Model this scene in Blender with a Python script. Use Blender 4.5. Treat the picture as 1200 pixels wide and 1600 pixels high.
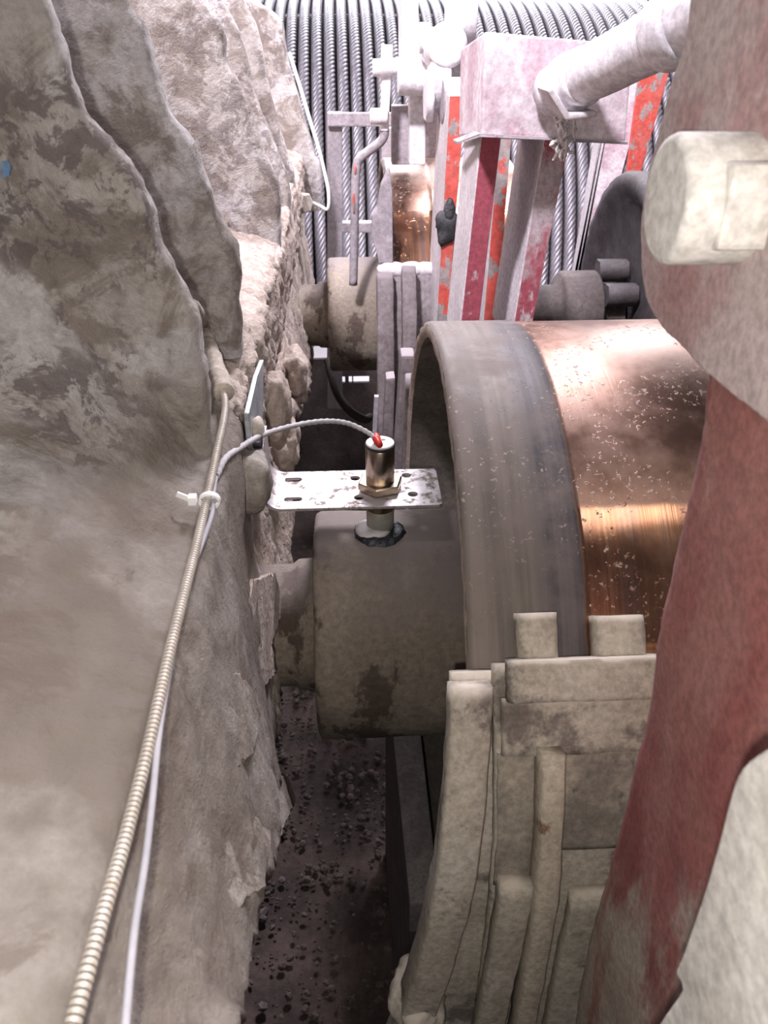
import bpy, bmesh, math, random
from math import radians, sin, cos, pi
from mathutils import Vector, Matrix, Euler, noise
random.seed(7)
for o in list(bpy.data.objects): bpy.data.objects.remove(o)
SC = bpy.context.scene
COL = SC.collection

# ------------------------------------------------------------------ camera
FPX = 1250.0
PITCH, YAW = radians(31.9), radians(2.72)
CAMLOC = Vector((0, 0, 1.4))
ROT = Euler((pi/2-PITCH, 0, -YAW), 'XYZ')
cd = bpy.data.cameras.new('camera'); cam = bpy.data.objects.new('camera', cd); COL.objects.link(cam)
cam.location = CAMLOC; cam.rotation_euler = ROT
cd.sensor_fit = 'AUTO'; cd.sensor_width = 36; cd.lens = 36*FPX/1600
cd.clip_start = .01; cd.clip_end = 60
cd.dof.use_dof = True; cd.dof.focus_distance = .74; cd.dof.aperture_fstop = 19
SC.camera = cam
# ------------------------------------------------------------------ world, lights, exposure
w = bpy.data.worlds.new('hall_ambience'); SC.world = w; w.use_nodes = True
w.node_tree.nodes['Background'].inputs[0].default_value = (.80, .76, .95, 1)
w.node_tree.nodes['Background'].inputs[1].default_value = .085
def lamp(name, kind, loc, energy, color, size=.1, target=None, size_y=None, spot=None):
    l = bpy.data.lights.new(name, kind); l.energy = energy; l.color = color
    if kind == 'AREA':
        l.size = size
        if size_y: l.shape = 'RECTANGLE'; l.size_y = size_y
    else: l.shadow_soft_size = size
    if spot: l.spot_size = radians(spot[0]); l.spot_blend = spot[1]
    o = bpy.data.objects.new(name, l); COL.objects.link(o); o.location = loc
    if target is not None: o.rotation_euler = (Vector(target)-Vector(loc)).to_track_quat('-Z', 'Y').to_euler()
    return o
lamp('phone_flash', 'POINT', (-.018, -.03, 1.40), 6.4, (1.0, .95, .88), .005)
lamp('hall_lamp', 'AREA', (.35, 1.80, 2.45), 56, (.97, .91, 1.0), .35, (.35, 1.6, 1.0))
lamp('hall_window', 'AREA', (.6, 5.7, 3.3), 300, (.93, .92, 1.0), 4.0, (.2, 1.2, 1.0), 1.6)
lamp('upper_fill_spot', 'SPOT', (-.45, .25, 2.75), 450, (.96, .90, 1.0), .10, (.20, 1.75, 1.45), None, (72, 1.0))  # added spot, aimed to whiten the upper machinery and spare drum and ledge
lamp('ceiling_tube', 'AREA', (.35, .0, 2.5), 5, (1.0, .93, .88), 1.0, (.2, .4, 1.0), .3)
SC.view_settings.view_transform = 'Standard'; SC.view_settings.look = 'None'
SC.view_settings.exposure = 0.0; SC.view_settings.gamma = 1.0
SC.view_settings.use_curve_mapping = False

# ------------------------------------------------------------------ helpers
RM = ROT.to_matrix()
def ray(px, py): return RM @ Vector(((px-600)/FPX, (800-py)/FPX, -1))
def P(px, py, x=None, y=None, z=None, d=None):
    r = ray(px, py)
    if x is not None: t = (x-CAMLOC.x)/r.x
    elif y is not None: t = (y-CAMLOC.y)/r.y
    elif z is not None: t = (z-CAMLOC.z)/r.z
    else: t = d
    return CAMLOC + r*t
def V(*a): return Vector(a)
def nz(p, s, o=0.0, oct=4):
    return noise.fractal(Vector((p[0]*s+o, p[1]*s+o*1.7, p[2]*s-o)), .9, 2.1, oct)

def tag(o, label, cat, group=None, kind=None):
    if label: o['label'] = label
    if cat: o['category'] = cat
    if group: o['group'] = group
    if kind: o['kind'] = kind
    return o
def thing(name, label, cat, loc=(0, 0, 0), group=None):
    o = bpy.data.objects.new(name, None); COL.objects.link(o); o.location = loc
    o.empty_display_size = .03
    return tag(o, label, cat, group)
def link(name, me, mat, parent=None, smooth=True):
    o = bpy.data.objects.new(name, me); COL.objects.link(o)
    if mat and not me.materials: me.materials.append(mat)
    if smooth is not None:
        me.polygons.foreach_set('use_smooth', [bool(smooth)]*len(me.polygons))
    if parent is not None:
        o.parent = parent
        if parent.type == 'EMPTY': o.matrix_parent_inverse = Matrix.Translation(-parent.location)
    return o
def mk(name, verts, faces, mat, parent=None, smooth=True, fixn=True, disp=None):
    me = bpy.data.meshes.new(name); me.from_pydata([tuple(v) for v in verts], [], faces); me.update()
    if fixn or disp:
        bm = bmesh.new(); bm.from_mesh(me)
        if fixn: bmesh.ops.recalc_face_normals(bm, faces=bm.faces)
        if disp:
            bm.normal_update()
            mv = [(v, v.normal*disp(v.co)) for v in bm.verts]
            for v, dlt in mv: v.co += dlt
        bm.to_mesh(me); bm.free()
    return link(name, me, mat, parent, smooth)
def bmo(name, bm, mat, parent=None, smooth=False):
    bmesh.ops.recalc_face_normals(bm, faces=bm.faces)
    me = bpy.data.meshes.new(name); bm.to_mesh(me); bm.free()
    return link(name, me, mat, parent, smooth)
def gridfaces(nr, nc, closed=False, base=0):
    f = []
    for i in range(nr-1):
        for j in range(nc if closed else nc-1):
            a = base+i*nc+j; b = base+i*nc+(j+1) % nc
            f.append((a, b, b+nc, a+nc))
    return f
def grid(name, rows, mat, parent=None, closed=False, caps=False, disp=None, smooth=True):
    nr, nc = len(rows), len(rows[0])
    vs = [p for r in rows for p in r]; f = gridfaces(nr, nc, closed)
    if caps: f += [tuple(range(nc))[::-1], tuple(range((nr-1)*nc, nr*nc))]
    return mk(name, vs, f, mat, parent, smooth, True, disp)
def resample(pts, step):
    pts = [Vector(p) for p in pts]; out = [pts[0]]
    for a, b in zip(pts, pts[1:]):
        n = max(1, int(math.ceil((b-a).length/step)))
        for k in range(1, n+1): out.append(a.lerp(b, k/n))
    return out
def catmull(pts, n=8):
    pts = [Vector(p) for p in pts]; q = [pts[0]*2-pts[1]]+pts+[pts[-1]*2-pts[-2]]; out = []
    for i in range(1, len(q)-2):
        a, b, c, d = q[i-1:i+3]
        for k in range(n):
            t = k/n
            out.append(.5*((2*b)+(c-a)*t+(2*a-5*b+4*c-d)*t*t+(3*b-a-3*c+d)*t**3))
    out.append(pts[-1]); return out
def tube(name, pts, r, mat, parent=None, sides=12, caps=True, smooth=True, disp=None, flat=None):
    pts = [Vector(p) for p in pts]; n = len(pts)
    rr = r if callable(r) else (lambda i: r)
    t0 = (pts[1]-pts[0]).normalized()
    up = V(0, 0, 1) if abs(t0.z) < .9 else V(1, 0, 0)
    nrm = t0.cross(up).normalized(); rows = []
    for i in range(n):
        t = (pts[min(i+1, n-1)]-pts[max(i-1, 0)]).normalized()
        nrm = (nrm-t*nrm.dot(t)).normalized(); bi = t.cross(nrm)
        R = rr(i)
        rows.append([pts[i]+(nrm*cos(2*pi*k/sides)*(flat or 1)+bi*sin(2*pi*k/sides))*R for k in range(sides)])
    return grid(name, rows, mat, parent, True, caps, disp, smooth)
def lathe_x(name, prof, mat, parent=None, c=(0, 0), seg=96, a0=0, a1=2*pi, closed=True, caps=False, smooth=True, disp=None):
    """prof: [(x, r)], revolved about the x axis through (y,z)=c"""
    rows = []
    n = seg if closed else seg+1
    for (x, r) in prof:
        rows.append([V(x, c[0]+r*cos(a0+(a1-a0)*k/seg), c[1]+r*sin(a0+(a1-a0)*k/seg)) for k in range(n)])
    return grid(name, rows, mat, parent, closed, caps, disp, smooth)
def cyl(name, p0, p1, r0, mat, parent=None, r1=None, seg=24, bev=.0015, smooth=True):
    p0, p1 = Vector(p0), Vector(p1); r1 = r0 if r1 is None else r1
    ax = (p1-p0).normalized(); up = V(0, 0, 1) if abs(ax.z) < .9 else V(1, 0, 0)
    u = ax.cross(up).normalized(); v = ax.cross(u)
    L = (p1-p0).length; b = min(bev, L*.3, r0*.4)
    rows = []
    for (t, r) in ((0, r0-b), (b*.3, r0-b*.3), (b, r0), (L-b, r1), (L-b*.3, r1-b*.3), (L, r1-b)):
        rows.append([p0+ax*t+(u*cos(2*pi*k/seg)+v*sin(2*pi*k/seg))*r for k in range(seg)])
    o = grid(name, rows, mat, parent, True, True, None, smooth)
    for pl in o.data.polygons:
        if len(pl.vertices) > 4: pl.use_smooth = False
    return o
def prism(name, outline, ext, mat, parent=None, bev=.002, seg=2, smooth=False, disp=None, cuts=0):
    bm = bmesh.new(); ext = Vector(ext)
    a = [bm.verts.new(p) for p in outline]; b = [bm.verts.new(Vector(p)+ext) for p in outline]
    n = len(a); bm.faces.new(a); bm.faces.new(b[::-1])
    for i in range(n): bm.faces.new((a[i], b[i], b[(i+1) % n], a[(i+1) % n]))
    bmesh.ops.recalc_face_normals(bm, faces=bm.faces)
    if bev: bmesh.ops.bevel(bm, geom=bm.edges[:]+bm.verts[:], offset=bev, segments=seg, profile=.6, affect='EDGES', clamp_overlap=True)
    if cuts or disp:
        bmesh.ops.triangulate(bm, faces=[f for f in bm.faces if len(f.verts) > 4])
        if cuts: bmesh.ops.subdivide_edges(bm, edges=[e for e in bm.edges if e.calc_length() > .012], cuts=cuts, use_grid_fill=True)
    if disp:
        bm.normal_update()
        mv = [(v, v.normal*disp(v.co)) for v in bm.verts]
        for v, dl in mv: v.co += dl
    return bmo(name, bm, mat, parent, smooth)
def box(name, lo, hi, mat, parent=None, bev=.002, disp=None, cuts=0, smooth=False, rot=None):
    x0, y0, z0 = lo; x1, y1, z1 = hi
    o = prism(name, [(x0, y0, z0), (x1, y0, z0), (x1, y0, z1), (x0, y0, z1)], (0, y1-y0, 0), mat, parent, bev, 2, smooth, disp, cuts)
    return o
def bar(name, p0, p1, wx, wy, mat, parent=None, bev=.002, up=(1, 0, 0)):
    """rectangular bar from p0 to p1"""
    p0, p1 = Vector(p0), Vector(p1); ax = (p1-p0).normalized()
    u = (Vector(up)-ax*Vector(up).dot(ax)).normalized(); v = ax.cross(u)
    ol = [p0+u*sx*wx/2+v*sy*wy/2 for sx, sy in ((-1, -1), (1, -1), (1, 1), (-1, 1))]
    return prism(name, ol, p1-p0, mat, parent, bev)
def lump(name, c, size, mat, parent=None, amp=.25, sc=40, seed=0, sub=3, power=1.0):
    bm = bmesh.new(); bmesh.ops.create_icosphere(bm, subdivisions=sub, radius=1)
    for v in bm.verts:
        n = v.co.normalized()
        q = Vector([math.copysign(abs(t)**power, t) for t in n])
        p = Vector((q.x*size[0], q.y*size[1], q.z*size[2]))
        v.co = Vector(c)+p*(1+amp*nz(p+Vector(c), sc, seed))
    return bmo(name, bm, mat, parent, True)

# ------------------------------------------------------------------ materials
class NT:
    def __init__(s, name):
        s.m = bpy.data.materials.new(name); s.m.use_nodes = True; s.t = s.m.node_tree; s.t.nodes.clear()
        s.out = s.n('ShaderNodeOutputMaterial'); s.b = s.n('ShaderNodeBsdfPrincipled')
        s.l(s.b.outputs[0], s.out.inputs[0]); s.tc = s.n('ShaderNodeTexCoord')
    def n(s, k, **kw):
        x = s.t.nodes.new(k)
        for a, v in kw.items(): setattr(x, a, v)
        return x
    def l(s, a, b): s.t.links.new(a, b)
    def noise(s, scale, detail=6, rough=.6, stretch=None, off=0, dist=0):
        x = s.n('ShaderNodeTexNoise'); x.inputs['Scale'].default_value = scale; x.inputs['Detail'].default_value = detail
        x.inputs['Roughness'].default_value = rough; x.inputs['Distortion'].default_value = dist
        mp = s.n('ShaderNodeMapping'); s.l(s.tc.outputs['Object'], mp.inputs[0])
        mp.inputs['Location'].default_value = (off, off*.7, -off)
        if stretch: mp.inputs['Scale'].default_value = stretch
        s.l(mp.outputs[0], x.inputs['Vector']); return x.outputs['Fac']
    def ramp(s, fac, lo, hi, c0=0.0, c1=1.0):
        x = s.n('ShaderNodeMapRange'); x.interpolation_type = 'SMOOTHSTEP'
        s.l(fac, x.inputs[0]); x.inputs[1].default_value = lo; x.inputs[2].default_value = hi
        x.inputs[3].default_value = c0; x.inputs[4].default_value = c1; return x.outputs[0]
    def mix(s, fac, a, b):
        x = s.n('ShaderNodeMix', data_type='RGBA')
        if isinstance(fac, (int, float)): x.inputs[0].default_value = fac
        else: s.l(fac, x.inputs[0])
        for i, c in ((6, a), (7, b)):
            if isinstance(c, tuple): x.inputs[i].default_value = (*c, 1) if len(c) == 3 else c
            else: s.l(c, x.inputs[i])
        return x.outputs[2]
    def math(s, op, a, b=None, c=None):
        x = s.n('ShaderNodeMath', operation=op)
        for i, v in enumerate((a, b, c)):
            if v is None: continue
            if isinstance(v, (int, float)): x.inputs[i].default_value = v
            else: s.l(v, x.inputs[i])
        return x.outputs[0]
    def xyz(s):
        x = s.n('ShaderNodeSeparateXYZ'); s.l(s.tc.outputs['Object'], x.inputs[0]); return x.outputs
    def up(s):
        g = s.n('ShaderNodeNewGeometry'); x = s.n('ShaderNodeSeparateXYZ'); s.l(g.outputs['Normal'], x.inputs[0]); return x.outputs[2]
    def set(s, col=None, rough=None, metal=None):
        for k, v in (('Base Color', col), ('Roughness', rough), ('Metallic', metal)):
            if v is None: continue
            if isinstance(v, tuple): s.b.inputs[k].default_value = (*v, 1)
            elif isinstance(v, (int, float)): s.b.inputs[k].default_value = v
            else: s.l(v, s.b.inputs[k])
    def bump(s, hs, strength, dist):
        prev = None
        x = s.n('ShaderNodeBump'); x.inputs['Strength'].default_value = strength; x.inputs['Distance'].default_value = dist
        s.l(hs, x.inputs['Height']); s.l(x.outputs[0], s.b.inputs['Normal'])

def dusty(name, base, alt, spot=None, sc=14, fine=160, rough=.92, metal=0, bs=.5, bd=.002, spot_lo=.60, spot_hi=.68, spot_sc=28, dust=None, dust_lo=.35, dust_hi=.9, stretch=None, alt_lo=.40, alt_hi=.62):
    m = NT(name)
    n1 = m.noise(sc, 7, .62, stretch); n2 = m.noise(fine, 5, .7, None, 3)
    c = m.mix(m.ramp(n1, alt_lo, alt_hi), base, alt)
    if spot is not None:
        n3 = m.noise(spot_sc, 8, .68, stretch, 7)
        c = m.mix(m.ramp(n3, spot_lo, spot_hi), c, spot)
    g = m.ramp(n2, .3, .72, .72, 1.18)
    mul = m.n('ShaderNodeMix', data_type='RGBA', blend_type='MULTIPLY'); mul.inputs[0].default_value = 1
    m.l(c, mul.inputs[6]); cc = m.n('ShaderNodeCombineColor')
    for i in range(3): m.l(g, cc.inputs[i])
    m.l(cc.outputs[0], mul.inputs[7]); c = mul.outputs[2]
    if dust:
        f = m.ramp(m.math('ADD', m.up(), m.math('MULTIPLY', m.math('SUBTRACT', n1, .5), 1.2)), dust_lo, dust_hi)
        c = m.mix(f, c, dust)
        if metal: m.set(metal=m.math('MULTIPLY', m.math('SUBTRACT', 1.0, f), metal))
    elif metal: m.set(metal=metal)
    m.set(c, rough)
    m.bump(m.math('ADD', m.math('MULTIPLY', n1, .5), m.math('MULTIPLY', n2, .5)), bs, bd)
    return m.m

BEIGE = (.40, .335, .275); BEIGE2 = (.50, .435, .375); BROWN = (.20, .15, .12)
M_crust = dusty('dust_crust', (.225, .19, .16), (.33, .295, .265), (.17, .13, .105), 9, 150, .95, 0, .8, .005, .52, .62, 13, alt_lo=.43, alt_hi=.58)
M_rough = dusty('rough_crust', (.43, .35, .30), (.52, .44, .39), (.22, .165, .14), 16, 110, .95, 0, .9, .008, .60, .70, 40, stretch=(1, 1.6, .7))
def rib_material(name, spots=1.0, low=False):
    m = NT(name)
    big = m.noise(5, 5, .6, None, 1); mid = m.noise(21, 8, .68, None, 3, .6); sp = m.noise(52, 9, .72, None, 6, .4); fine = m.noise(170, 5, .7, None, 8)
    c = m.mix(m.ramp(mid, .44, .55), (.235, .20, .175), (.42, .385, .36))
    c = m.mix(m.math('MULTIPLY', m.ramp(m.noise(11, 6, .65, None, 15, .5), .48, .56), .75), c, (.57, .545, .55))
    c = m.mix(m.math('MULTIPLY', m.math('MULTIPLY', m.ramp(sp, .485, .545), m.ramp(big, .46, .52)), .85*spots), c, (.125, .10, .10))
    if low:   # browner caked layer on the ledge, dust-mottled rib above, ragged border between
        X, Y, Z = m.xyz()
        zz = m.math('ADD', Z, m.math('MULTIPLY', m.math('SUBTRACT', m.noise(9, 6, .6, None, 4), .5), .14))
        n1 = m.noise(8, 7, .62, None, 2)
        lo = m.mix(m.ramp(n1, .44, .57), (.205, .172, .145), (.325, .29, .26))
        lo = m.mix(m.math('MULTIPLY', m.ramp(m.noise(16, 8, .7, None, 7, .5), .52, .60), .7), lo, (.165, .128, .102))
        c = m.mix(m.ramp(zz, 1.165, 1.235), lo, c)
    g = m.ramp(fine, .3, .72, 0, 1); c = m.mix(m.math('MULTIPLY', g, .40), c, (.19, .155, .13))
    m.set(c, .93)
    m.bump(m.math('ADD', m.math('MULTIPLY', mid, .6), m.math('ADD', m.math('MULTIPLY', sp, .8), m.math('MULTIPLY', fine, .35))), .85, .006)
    return m.m
M_rib = rib_material('dusty_rib_casting', .7); M_face = rib_material('dusty_rib_and_ledge', 1.0, True)
M_hose = dusty('encrusted_hose', (.50, .44, .38), (.42, .36, .31), None, 40, 200, .9, 0, .5, .002)
M_dark = dusty('dark_greasy_iron', (.055, .042, .040), (.10, .078, .07), (.03, .022, .022), 10, 120, .8, .0, .5, .003)
M_floor = dusty('sooty_floor', (.060, .045, .040), (.12, .085, .075), (.20, .15, .14), 5, 60, .95, 0, .8, .01, .62, .75, 18)
M_gravel = dusty('gravel', (.10, .075, .07), (.19, .15, .14), None, 60, 200, .95)
M_shaft = dusty('shaft_steel_caked', (.265, .22, .175), (.19, .155, .122), (.085, .060, .046), 9, 150, .85, 0, .5, .0035, .522, .56, 7, dust=(.21, .175, .165), dust_lo=.55, dust_hi=1.1, stretch=(1, .6, .6))
M_shoe = dusty('beige_dusty_shoe', (.42, .37, .30), (.52, .465, .39), (.19, .16, .14), 10, 190, .95, 0, .4, .002, .54, .64, 13, dust=(.60, .53, .45), dust_lo=.5, dust_hi=1.2)
M_panel = dusty('grey_panel', (.20, .175, .15), (.38, .33, .265), (.13, .11, .10), 16, 200, .8, 0, .4, .002, .6, .7, 40)  # darker tone for the recess panels of the shoe
M_shoe_rust = dusty('shoe_rib_rust', (.47, .405, .315), (.55, .48, .385), (.20, .10, .075), 10, 190, .95, 0, .4, .002, .60, .66, 12)
M_red = dusty('worn_red_paint_dusty', (.24, .062, .058), (.33, .15, .13), (.43, .36, .30), 9, 240, .85, 0, .45, .0018, .50, .60, 7, stretch=(1, 1, .42), dust=(.46, .41, .36), dust_lo=.55, dust_hi=1.0)
M_lug = dusty('dust_veiled_red_paint', (.50, .40, .39), (.40, .23, .22), (.27, .085, .075), 7, 200, .9, 0, .45, .0018, .60, .72, 6, dust=(.58, .53, .50), dust_lo=.4, dust_hi=.9, alt_lo=.48, alt_hi=.64)
M_pin = dusty('dust_caked_pin', (.60, .565, .52), (.70, .67, .63), (.40, .36, .30), 22, 160, .95, 0, .4, .002)
M_pale = dusty('pale_dusty_paint', (.52, .47, .49), (.60, .55, .57), (.30, .26, .27), 14, 150, .9, 0, .3, .0015, .62, .75, 22, dust=(.66, .61, .63))
M_pinkbox = dusty('faded_maroon_paint', (.48, .35, .39), (.64, .57, .60), (.40, .22, .27), 12, 120, .85, 0, .3, .0015, .58, .7, 16, dust=(.68, .62, .64))
M_crimson = dusty('crimson_paint_worn', (.34, .07, .10), (.46, .39, .41), (.50, .43, .45), 9, 170, .75, 0, .3, .0015, .56, .64, 34, stretch=(1, 1, .5), alt_lo=.47, alt_hi=.57)
M_orange = dusty('red_orange_paint_chipped', (.52, .075, .055), (.48, .10, .08), (.27, .24, .23), 20, 120, .6, 0, .3, .0015, .53, .57, 34, stretch=(1, 1, .7))
M_white = dusty('white_dusty_steel', (.72, .69, .72), (.62, .59, .62), None, 20, 120, .8, 0, .2, .001, dust=(.82, .79, .82))
M_grey = dusty('grey_dusty_steel', (.34, .30, .32), (.27, .24, .26), (.16, .13, .14), 14, 120, .8, 0, .3, .0015, .64, .74, 20, dust=(.55, .51, .53))
M_blacktar = dusty('black_tar', (.02, .02, .022), (.045, .045, .05), (.12, .12, .13), 40, 200, .5, 0, .8, .004)
M_galv = dusty('galvanized_plate', (.40, .43, .46), (.52, .54, .55), (.30, .27, .24), 30, 200, .45, .5, .3, .001)
M_conc = dusty('shoe_grey', (.21, .18, .185), (.155, .13, .13), (.13, .105, .105), 12, 120, .9, 0, .4, .002, .55, .65, 12, dust=(.24, .21, .22))
M_wheel = dusty('dark_iron_wheel', (.036, .029, .031), (.062, .051, .053), None, 20, 120, .7, 0, .4, .003)
M_ped = dusty('pedestal_grey', (.13, .115, .115), (.19, .165, .165), (.34, .30, .31), 22, 220, .9, 0, .5, .002, .63, .70, 90)
M_concrete = dusty('hall_concrete', (.10, .085, .085), (.14, .12, .12), None, 4, 40, .95)
M_blue = dusty('blue_paint_mark', (.12, .22, .36), (.16, .26, .40), None, 60, 200, .8)
M_web = dusty('cobweb_dust', (.75, .70, .70), (.6, .55, .55), None, 60, 200, .95)

def metalmat(name, c0, c1, rough, metal=1.0, sc=60, stretch=None, bs=.1, bd=.0005, spot=None, spot_lo=.62, spot_hi=.68, spot_sc=60, sr=.7):
    m = NT(name); n = m.noise(sc, 6, .6, stretch); c = m.mix(m.ramp(n, .35, .65), c0, c1); r = rough
    if spot:
        f = m.ramp(m.noise(spot_sc, 8, .7, stretch, 5), spot_lo, spot_hi); c = m.mix(f, c, spot)
        r = m.ramp(f, 0, 1, rough, sr); m.set(metal=m.ramp(f, 0, 1, metal, metal*.2))
    else: m.set(metal=metal)
    m.set(c, r); m.bump(n, bs, bd); return m.m
M_nickel = metalmat('nickel_brass', (.62, .52, .42), (.52, .42, .33), .26, 1, 40, (.3, .3, 6))
M_thread = metalmat('brass_thread', (.55, .43, .27), (.42, .32, .20), .32)
M_nut = metalmat('brass_nut', (.66, .55, .42), (.55, .43, .32), .25)
M_black = metalmat('black_plastic', (.02, .02, .02), (.03, .03, .03), .4, 0)
M_cap = metalmat('sensor_cap', (.72, .70, .72), (.62, .60, .62), .55, 0, 80, None, .1, .0005, (.15, .13, .13), .64, .68, 220)
M_sleeve = metalmat('sensor_grey_sleeve', (.36, .35, .30), (.44, .42, .36), .55, .3, 60)
M_zinc = metalmat('zinc_bracket', (.50, .46, .46), (.64, .60, .61), .45, .6, 50, None, .15, .0006, (.20, .15, .13), .50, .62, 70)
M_slag = metalmat('weld_slag', (.02, .02, .025), (.06, .065, .08), .35, .5, 120, None, .8, .003, (.45, .45, .50), .66, .72, 180, .6)
M_weldwhite = metalmat('weld_paint', (.68, .64, .66), (.55, .5, .52), .6, 0)
M_redtube = metalmat('red_heatshrink', (.62, .045, .03), (.50, .03, .02), .35, 0)
M_cable = metalmat('grey_cable', (.40, .385, .40), (.50, .48, .49), .75, .0, 120, None, .3, .001, (.24, .21, .20), .6, .7, 160)
M_cable2 = metalmat('blue_grey_cable', (.30, .295, .325), (.36, .35, .38), .8, 0, 60)
M_conduit = metalmat('steel_conduit', (.56, .51, .46), (.46, .41, .36), .5, .25, 60, None, .1, .0005, (.42, .35, .28), .55, .65, 40, .8)
M_groove = metalmat('groove_grime_shade', (.07, .055, .045), (.10, .08, .065), .8, 0)  # grime colour that also paints the shade missing from the hose grooves
M_tie = metalmat('white_nylon', (.85, .83, .82), (.80, .78, .77), .45, 0)
M_rope = metalmat('wire_rope_steel', (.30, .28, .31), (.40, .38, .41), .48, .55, 50, None, .3, .001, (.12, .10, .11), .62, .72, 20, .7)
M_bolt = metalmat('dark_bolt', (.06, .055, .07), (.10, .09, .11), .4, .6)
M_wire = metalmat('white_wire', (.82, .82, .80), (.75, .75, .74), .5, 0)
M_lens = None

RD_MAT = .325
def drum_material(name, sh):
    m = NT(name); X, Y, Z = m.xyz()
    ring = m.noise(1.0, 5, .65, (260, 2.5, 2.5))          # fine turning marks that run round the drum
    ring2 = m.noise(1.0, 4, .6, (70, 3, 3), 4)
    blot = m.noise(22, 8, .65, None, 2)
    xw = m.math('ADD', X, m.math('MULTIPLY', m.math('SUBTRACT', blot, .5), .010))
    edge = m.mix(m.ramp(ring2, .35, .65), (.105, .086, .075), (.175, .146, .128))
    edge = m.mix(m.ramp(blot, .5, .68), edge, (.10, .08, .075))
    stripe = m.mix(m.ramp(ring, .3, .7), (.045, .040, .045), (.095, .08, .085))
    f1 = m.ramp(m.math('ADD', xw, m.math('MULTIPLY', m.math('SUBTRACT', ring2, .5), .03)), .128-sh, .146-sh)
    c = m.mix(f1, edge, stripe)
    zn = m.math('ADD', m.math('DIVIDE', Z, RD_MAT), m.math('MULTIPLY', m.math('SUBTRACT', blot, .5), .02))
    film = m.ramp(zn, .800, .812)                       # settled dust film on the upper part, wiped clean below
    cop = m.mix(m.ramp(ring, .25, .75), (.33, .155, .09), (.50, .27, .16))
    cop = m.mix(m.ramp(ring2, .45, .7), cop, (.27, .19, .17))
    copf = m.mix(m.ramp(blot, .35, .65), (.20, .115, .085), (.33, .20, .15))
    cop = m.mix(film, cop, copf)
    f2 = m.ramp(xw, .1655-sh, .1695-sh); c = m.mix(f2, c, cop)
    dustn = m.ramp(m.noise(230, 4, .6, None, 9), .60, .66)
    dustm = m.ramp(m.noise(13, 4, .6, None, 11), .42, .56)
    upz = m.ramp(zn, .35, .95)
    haze = m.math('MULTIPLY', m.math('MULTIPLY', upz, m.ramp(blot, .38, .72)), m.math('MULTIPLY_ADD', f2, -.35, .6))
    c = m.mix(haze, c, (.27, .22, .20))
    df = m.math('MULTIPLY', m.math('MULTIPLY', dustn, dustm), m.ramp(zn, .55, .80))
    c = m.mix(df, c, (.38, .315, .28))
    metal = m.math('MULTIPLY', m.math('MULTIPLY_ADD', f2, .75, .2), m.math('SUBTRACT', 1.0, m.math('MAXIMUM', df, haze)))
    rough = m.math('SUBTRACT', .60, m.math('MULTIPLY', f2, m.math('MULTIPLY_ADD', film, -.20, .46)))
    rough = m.math('ADD', rough, m.math('MULTIPLY', m.math('MAXIMUM', df, haze), .35))
    m.set(c, rough, metal)
    m.bump(m.math('ADD', m.math('MULTIPLY', ring, .18), m.math('ADD', m.math('MULTIPLY', df, 1.6), m.math('MULTIPLY', m.math('MULTIPLY', blot, film), .10))), .40, .0013)
    return m.m
M_drum = drum_material('brake_drum_steel', 0); M_drum2 = drum_material('brake_drum_brass', .082)
M_drum_in = dusty('drum_inside', (.105, .09, .075), (.15, .128, .108), (.06, .05, .045), 14, 160, .85, 0, .3, .002)
M_rimedge = dusty('drum_rim_edge', (.36, .29, .25), (.30, .24, .20), (.20, .15, .13), 40, 200, .8, 0, .3, .001)

# ================================================================== SETTING
fl = grid('floor', [[V(x, y, .012*nz(V(x, y, 0), 6)+.008*nz(V(x, y, 3), 30)) for x in [-1.2+.03*i for i in range(127)]] for y in [-.6+.04*j for j in range(120)]], M_floor)
tag(fl, 'dark sooty concrete floor strewn with fallen dust', None, None, 'structure')
wb = box('wall_back', (-3, 6.2, 0), (4, 6.35, 5), M_concrete, None, .005); tag(wb, 'grey concrete hall wall behind the rope drum', None, None, 'structure')

# rubble heap on the floor between gearbox and pedestal
bm = bmesh.new()
for k in range(2600):
    x = random.uniform(-.28, .16); y = random.uniform(.25, 1.5)
    if random.random() > .35+.65*(x+.28)/.44: continue
    s = random.choice((.002, .003, .003, .004, .006, .009))*random.uniform(.7, 1.3)
    r = bmesh.ops.create_icosphere(bm, subdivisions=1, radius=s, matrix=Matrix.Translation((x, y, .012+s*.5)) @ Euler((random.random()*6, random.random()*6, 0)).to_matrix().to_4x4() @ Matrix.Diagonal((1, random.uniform(.6, 1.2), random.uniform(.5, .9), 1)))
rb = bmo('fallen_rubble', bm, M_gravel); tag(rb, 'fallen dark grit and rubble scattered over the pit floor', 'rubble', None, 'stuff')

# ================================================================== GEARBOX HOUSING (left)
G = thing('gearbox_housing', 'massive dust-caked ribbed gear housing filling the left side', 'gear housing', (-.3, 1.0, 0))
def crustd(amp, sc, ridged=0):
    def f(p):
        a = nz(p, sc, 1.3)*amp + nz(p, sc*4, 5.1)*amp*.35
        if ridged: a -= ridged*abs(nz(p, sc*2.2, 9.0, 3))
        return a
    return f
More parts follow.
